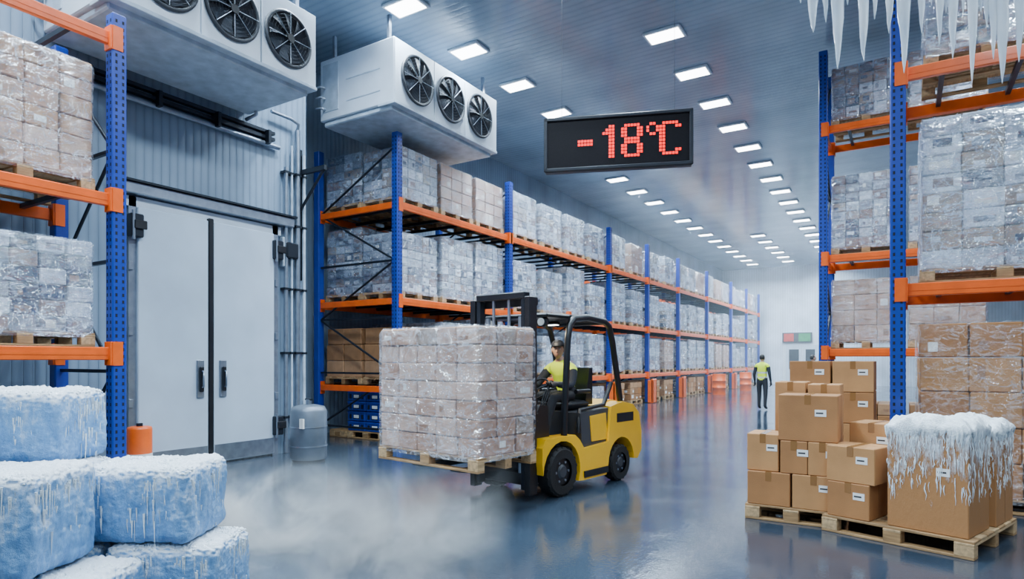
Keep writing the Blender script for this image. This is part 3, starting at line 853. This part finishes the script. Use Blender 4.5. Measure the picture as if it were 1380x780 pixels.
def standing(name, loc, yaw, vest, hat, trou=TROU, stride=.10):
    T=VEST if vest else NAVY
    J={'pel':(0,0,.95),'sp':(0,.0,1.12),'ch':(0,.0,1.32),'nk0':(0,.0,1.46),'nk':(0,-.01,1.54),'hd':(0,-.01,1.60),
       'hL':(.10,0,.90),'kL':(.115,-stride*.6,.50),'aL':(.12,-stride*.4,.10),'tL':(.13,-stride*.4-.15,.045),
       'hR':(-.10,0,.90),'kR':(-.115,stride*.3,.50),'aR':(-.12,stride*.9,.11),'tR':(-.13,stride*.9-.15,.045),
       'sL':(.185,.0,1.42),'eL':(.245,.03,1.14),'wL':(.255,-.05,.90),
       'sR':(-.185,.0,1.42),'eR':(-.245,.03,1.14),'wR':(-.255,-.05,.90)}
    Rd={'pel':(.15,.115),'sp':(.145,.11),'ch':(.175,.125),'nk0':(.10,.08),'nk':.055,'hd':.05,'hL':.095,'kL':.068,'aL':.048,'tL':.042,'hR':.095,'kR':.068,'aR':.048,'tR':.042,
        'sL':.07,'eL':.05,'wL':.034,'sR':.07,'eR':.05,'wR':.034}
    B=[('pel','sp',T),('sp','ch',T),('ch','nk0',T),('nk0','nk',SKIN),('nk','hd',SKIN),('pel','hL',trou),('hL','kL',trou),('kL','aL',trou),('aL','tL',BOOT),
       ('pel','hR',trou),('hR','kR',trou),('kR','aR',trou),('aR','tR',BOOT),('nk0','sL',T),('sL','eL',NAVY),('eL','wL',NAVY),('nk0','sR',T),('sR','eR',NAVY),('eR','wR',NAVY)]
    M=Matrix.Translation(loc)@Matrix.Rotation(yaw,4,'Z')
    return figure(name,J,Rd,B,'pel',((0,-.015,1.66),0),[((.255,-.05,.89),(0,-.15,-1),(0,1,0)),((-.255,-.05,.89),(0,-.15,-1),(0,1,0))],hat,M,[(1.02,1.07),(1.17,1.22)])
standing('warehouse_worker',(-3.91,21.5,0),math.radians(170),True,None)
standing('warehouse_worker',(-2.75,24.3,0),math.radians(120),False,None)

# ------------------------------------------------------------------ forklift
FO=Vector((-3.96,6.67,0)); FR=math.radians(-9)
fk=empty('forklift',FO,FR)
def arc(cy,cz,r,a0,a1,n=12): return [(cy+r*math.cos(math.radians(a0+(a1-a0)*i/n)),cz+r*math.sin(math.radians(a0+(a1-a0)*i/n))) for i in range(n+1)]
side=[(-.38,.42),(-.38,.60),(-.30,.70),(.26,.70),(.36,.63),(.45,.52),(1.0,.55),(1.06,1.0),(1.35,1.05),(1.62,1.0),(1.78,.88),(1.85,.62),(1.85,.36),(1.74,.25)]
side+=arc(1.32,.26,.32,0,180)+[(.95,.13),(.42,.13)]+arc(0,.29,.36,-25,180)
b=MB()
b.prof(side,.36,.56,YEL); b.prof(side,-.56,-.36,YEL)
b.prof([(1.02,.5),(1.02,1.0),(1.35,1.07),(1.66,1.02),(1.82,.90),(1.90,.62),(1.90,.36),(1.78,.22),(1.60,.22),(1.55,.5)],-.36,.36,YEL)
b.box(-.37,.37,-.30,1.6,.16,.46,DKSTEEL,.02)
b.box(-.50,.50,-.30,.50,.50,.55,BLACK,.01)
b.prof([(-.32,.5),(-.32,.98),(-.24,1.08),(-.10,1.06),(-.06,.5)],-.42,.42,BLACK)
b.prof([(.46,.5),(.42,.95),(1.06,.98),(1.10,.5)],-.52,.52,GREY)
b.box(.56,.575,.44,.98,.16,.24,BLACK,.004)
b.prof([(.66,.58),(.62,.90),(.98,.92),(1.02,.58)],.52,.532,YEL); b.prof([(.66,.58),(.62,.90),(.98,.92),(1.02,.58)],-.532,-.52,YEL)
b.box(-.3,.3,1.885,1.91,.5,.8,BLACK,.008)
for sx in (-1,1): b.box(sx*.46-.05,sx*.46+.05,1.80,1.85,.80,.90,ORNG,.01)
b.box(.56,.566,1.2,1.62,.78,.9,BLACK)
o=b.obj('chassis',fk); bm_=o.modifiers.new('bev','BEVEL'); bm_.width=.014; bm_.segments=2; bm_.limit_method='ANGLE'
b=MB()
for sx in (-1,1):
    x=sx*.49
    b.tube([(x,.12,.62),(x,.14,1.05),(x,.20,1.85),(x,.24,2.02),(x,.32,2.10),(x,.6,2.13),(x,1.0,2.10),(x,1.12,2.04),(x,1.20,1.85),(x,1.34,1.30),(x,1.40,1.02)],.042,BLACK,10)
    b.tube([(x,.42,.70),(x*.98,.46,.98),(x*.98,1.0,1.02),(x,1.17,1.3)],.03,BLACK,8)
for k in range(7):
    y=.10+.14*k; b.box(-.47,.47,y,y+.035,2.095,2.135,BLACK,.006)
b.box(-.50,.50,-.22,.24,2.10,2.15,BLACK,.02); b.box(-.49,.49,1.0,1.08,2.06,2.12,BLACK,.01)
b.box(-.42,.42,.1,.98,2.135,2.16,BLACK,.008)
for sx in (-1,1):
    b.box(sx*.40-.06,sx*.40+.06,-.20,-.12,1.99,2.10,BLACK,.02); b.tube([(sx*.40,-.20,2.045),(sx*.40,-.215,2.045)],.045,LABEL,16)
b.tube([(0,.9,2.16),(0,.9,2.25)],[.05,.035],ORNG,14)
b.obj('overhead_guard',fk)
b=MB()
b.box(-.17,.33,.48,.92,.98,1.08,BLACK,.04); b.prof([(.84,1.06),(.93,1.50),(1.0,1.50),(1.0,1.02),(.9,1.02)],-.15,.31,BLACK)
b.tube([(.36,.55,1.2),(.36,.85,1.2)],.03,BLACK,8); b.tube([(-.20,.55,1.2),(-.20,.85,1.2)],.03,BLACK,8)
b.tube([(.08,-.12,1.0),(.08,.10,1.22)],.03,BLACK,10)
cen=Vector((.08,.12,1.24)); ax1=Vector((1,0,0)); ax2=Vector((0,.69,.72))
b.tube([cen+ax1*.17*math.cos(2*math.pi*k/24)+ax2*.17*math.sin(2*math.pi*k/24) for k in range(25)],.015,BLACK,8,False)
for k in range(3): 
    a=2*math.pi*k/3+.5; b.tube([cen,cen+ax1*.165*math.cos(a)+ax2*.165*math.sin(a)],.012,BLACK,6)
for k in range(3): b.tube([(.30+.03*k,-.1,1.04),(.31+.03*k,.0,1.24)],[.006,.012],BLACK,6)
b.obj('seat_and_controls',fk)
b=MB()
for sx in (-1,1):
    b.box(sx*.43-.04,sx*.43+.04,-.50,-.36,.07,2.32,BLACK,.008)
    b.box(sx*.35-.03,sx*.35+.03,-.48,-.38,.12,2.38,DKSTEEL,.008)
    b.tube([(sx*.26,-.40,.3),(sx*.26,-.40,2.1)],.032,STEEL,12)
    b.box(sx*.12-.015,sx*.12+.015,-.46,-.44,.5,2.3,STEEL)
b.box(-.47,.47,-.38,-.34,2.22,2.32,BLACK,.01); b.box(-.38,.38,-.49,-.40,2.30,2.38,BLACK,.01); b.box(-.47,.47,-.38,-.34,.9,1.0,BLACK,.01); b.box(-.47,.47,-.38,-.34,.15,.3,BLACK,.01)
b.obj('mast',fk)
b=MB()
for z in (.44,.87): b.box(-.5,.5,-.565,-.50,z,z+.10,BLACK,.01)
for k in range(7): b.box(-.48+.153*k,-.45+.153*k,-.55,-.51,.5,1.5,BLACK,.004)
b.box(-.5,.5,-.56,-.50,1.48,1.53,BLACK,.006)
for sx in (-1,1):
    b.box(sx*.3-.06,sx*.3+.06,-.60,-.565,.42,.92,DKSTEEL,.006)
    b.prof([(-.60,.41),(-.60,.475),(-1.5,.475),(-1.5,.46),(-1.2,.41)],sx*.3-.06,sx*.3+.06,DKSTEEL)
b.obj('carriage_and_forks',fk)
def wheel(x,y,r,w,nm):
    b=MB(); s=1 if x>0 else -1
    prof_=[(-w/2,r*.55),(-w/2,r*.9),(-w/2+.03,r),(w/2-.03,r),(w/2,r*.9),(w/2,r*.55)]
    n=36; vs=[];fs=[]
    for px,pr in prof_:
        for k in range(n): vs.append((x+px,y+pr*math.cos(2*math.pi*k/n),r+pr*math.sin(2*math.pi*k/n)))
    for i in range(len(prof_)-1):
        for k in range(n): q=(k+1)%n; fs.append((i*n+k,i*n+q,(i+1)*n+q,(i+1)*n+k))
    b.add(vs,fs,RUBBER)
    for k in range(n//2):
        a=2*math.pi*k/(n//2); T=Matrix.Translation((x,y,r))@Matrix.Rotation(a,4,'X'); b.M=T
        b.box(-w/2+.01,w/2-.01,-.018,.018,r-.012,r+.0,RUBBER,.004)
    b.M=None
    b.tube([(x-s*w*.1,y,r),(x+s*w*.36,y,r)],[r*.58,r*.55],BLACK,24)
    b.tube([(x+s*w*.36,y,r),(x+s*w*.46,y,r)],[r*.30,r*.22],GREY,18)
    for k in range(6):
        a=math.pi*k/3; b.tube([(x+s*w*.36,y+r*.42*math.cos(a),r+r*.42*math.sin(a)),(x+s*w*.41,y+r*.42*math.cos(a),r+r*.42*math.sin(a))],.015,STEEL,6)
    b.obj(nm,fk)
wheel(.48,0,.29,.20,'wheel_1'); wheel(-.48,0,.29,.20,'wheel_2'); wheel(.47,1.32,.24,.17,'wheel_3'); wheel(-.47,1.32,.24,.17,'wheel_4')
fl=load('load_tan_wrapped',1.54,.88,1.47,5,3,7,[T2,T1,T2,T2,T1,G6],FILM2,81,wr=.014)
FM=Matrix.Translation(FO)@Matrix.Rotation(FR,4,'Z')
put(fl,NM,FM@Vector((-.14,-1.06,.478)),FR)
# driver
J={'pel':(0,.66,1.18),'sp':(0,.64,1.30),'ch':(0,.60,1.46),'nk0':(0,.57,1.57),'nk':(0,.54,1.64),'hd':(0,.52,1.69),
 'hL':(.10,.60,1.16),'kL':(.15,.20,1.17),'aL':(.14,.04,.72),'tL':(.14,-.03,.61),
 'hR':(-.10,.60,1.16),'kR':(-.15,.20,1.17),'aR':(-.14,.04,.72),'tR':(-.14,-.03,.61),
 'sL':(.19,.57,1.52),'eL':(.28,.40,1.30),'wL':(.19,.21,1.33),'sR':(-.19,.57,1.52),'eR':(-.28,.40,1.30),'wR':(-.19,.21,1.33)}
Rd={'pel':(.14,.105),'sp':(.14,.11),'ch':(.17,.12),'nk0':(.10,.08),'nk':.055,'hd':.05,'hL':.085,'kL':.065,'aL':.045,'tL':.04,'hR':.085,'kR':.065,'aR':.045,'tR':.04,'sL':.07,'eL':.052,'wL':.036,'sR':.07,'eR':.052,'wR':.036}
B=[('pel','sp',VEST),('sp','ch',VEST),('ch','nk0',VEST),('nk0','nk',SKIN),('nk','hd',SKIN),('pel','hL',TROU),('hL','kL',TROU),('kL','aL',TROU),('aL','tL',BOOT),
 ('pel','hR',TROU),('hR','kR',TROU),('kR','aR',TROU),('aR','tR',BOOT),('nk0','sL',VEST),('sL','eL',NAVY),('eL','wL',NAVY),('nk0','sR',VEST),('sR','eR',NAVY),('eR','wR',NAVY)]
figure('forklift_driver',J,Rd,B,'pel',((0,.50,1.76),math.radians(30)),[((.19,.21,1.33),(-.15,-.8,-.1),(1,0,0)),((-.19,.21,1.33),(.15,-.8,-.1),(1,0,0))],HELM,FM@Matrix.Translation((.09,.04,-.03)),[(1.30,1.345)])
# cab work light under the guard roof
b=MB(); b.box(-.08,.08,.50,.60,2.055,2.09,BLACK,.008); b.box(-.06,.06,.51,.59,2.048,2.055,LAMP); b.obj('cab_light',fk)
ld=bpy.data.lights.new('cab_light_lamp','AREA'); ld.size=.12; ld.energy=11; ld.color=(1,.85,.6)
lo=bpy.data.objects.new('cab_light_lamp',ld); COL.objects.link(lo); lo.parent=fk; lo.location=(.1,.15,2.04)

# ------------------------------------------------------------------ mist
m=bpy.data.materials.new('cold_mist_volume'); m.use_nodes=True; nt=m.node_tree; nt.nodes.clear()
out=nt.nodes.new('ShaderNodeOutputMaterial'); vol=nt.nodes.new('ShaderNodeVolumeScatter'); vol.inputs['Color'].default_value=(.94,.97,1,1)
tc=nt.nodes.new('ShaderNodeTexCoord'); n=nt.nodes.new('ShaderNodeTexNoise'); n.inputs['Scale'].default_value=1.6; n.inputs['Detail'].default_value=6; n.inputs['Distortion'].default_value=.9; n.inputs['Roughness'].default_value=.6
nt.links.new(tc.outputs['Object'],n.inputs['Vector'])
r=ramp(nt,n.outputs['Fac'],.48,0.0,.70,1.0)
sp=nt.nodes.new('ShaderNodeSeparateXYZ'); nt.links.new(tc.outputs['Generated'],sp.inputs[0])
mth=lambda op,a,bv: math_(nt,op,a,bv)
def hump(o): return mth('MULTIPLY',mth('MULTIPLY',o,mth('SUBTRACT',1.0,o)),4.0)
fz=mth('POWER',mth('SUBTRACT',1.0,sp.outputs['Z']),2.0)
d=mth('MULTIPLY',mth('MULTIPLY',r.outputs['Color'],fz),mth('MULTIPLY',hump(sp.outputs['X']),hump(sp.outputs['Y'])))
d=mth('MULTIPLY',d,6.5)
nt.links.new(d,vol.inputs['Density']); nt.links.new(vol.outputs[0],out.inputs['Volume'])
b=MB(); b.box(-2.6,2.2,-1.8,1.2,0,.75,m); b.obj('cold_mist',None,(-4.95,3.85,.01),math.radians(28))
m=bpy.data.materials.new('cold_haze_volume'); m.use_nodes=True; nt=m.node_tree; nt.nodes.clear()
out=nt.nodes.new('ShaderNodeOutputMaterial'); vol=nt.nodes.new('ShaderNodeVolumeScatter'); vol.inputs['Color'].default_value=(.78,.90,1,1); vol.inputs['Density'].default_value=.006
nt.links.new(vol.outputs[0],out.inputs['Volume'])
b=MB(); b.box(-10.7,11.9,20,44.7,.02,H-.1,m); b.obj('cold_haze')

# ------------------------------------------------------------------ world
w=bpy.data.worlds.new('world'); S.world=w; w.use_nodes=True
w.node_tree.nodes['Background'].inputs[0].default_value=(.36,.62,1,1); w.node_tree.nodes['Background'].inputs[1].default_value=.32
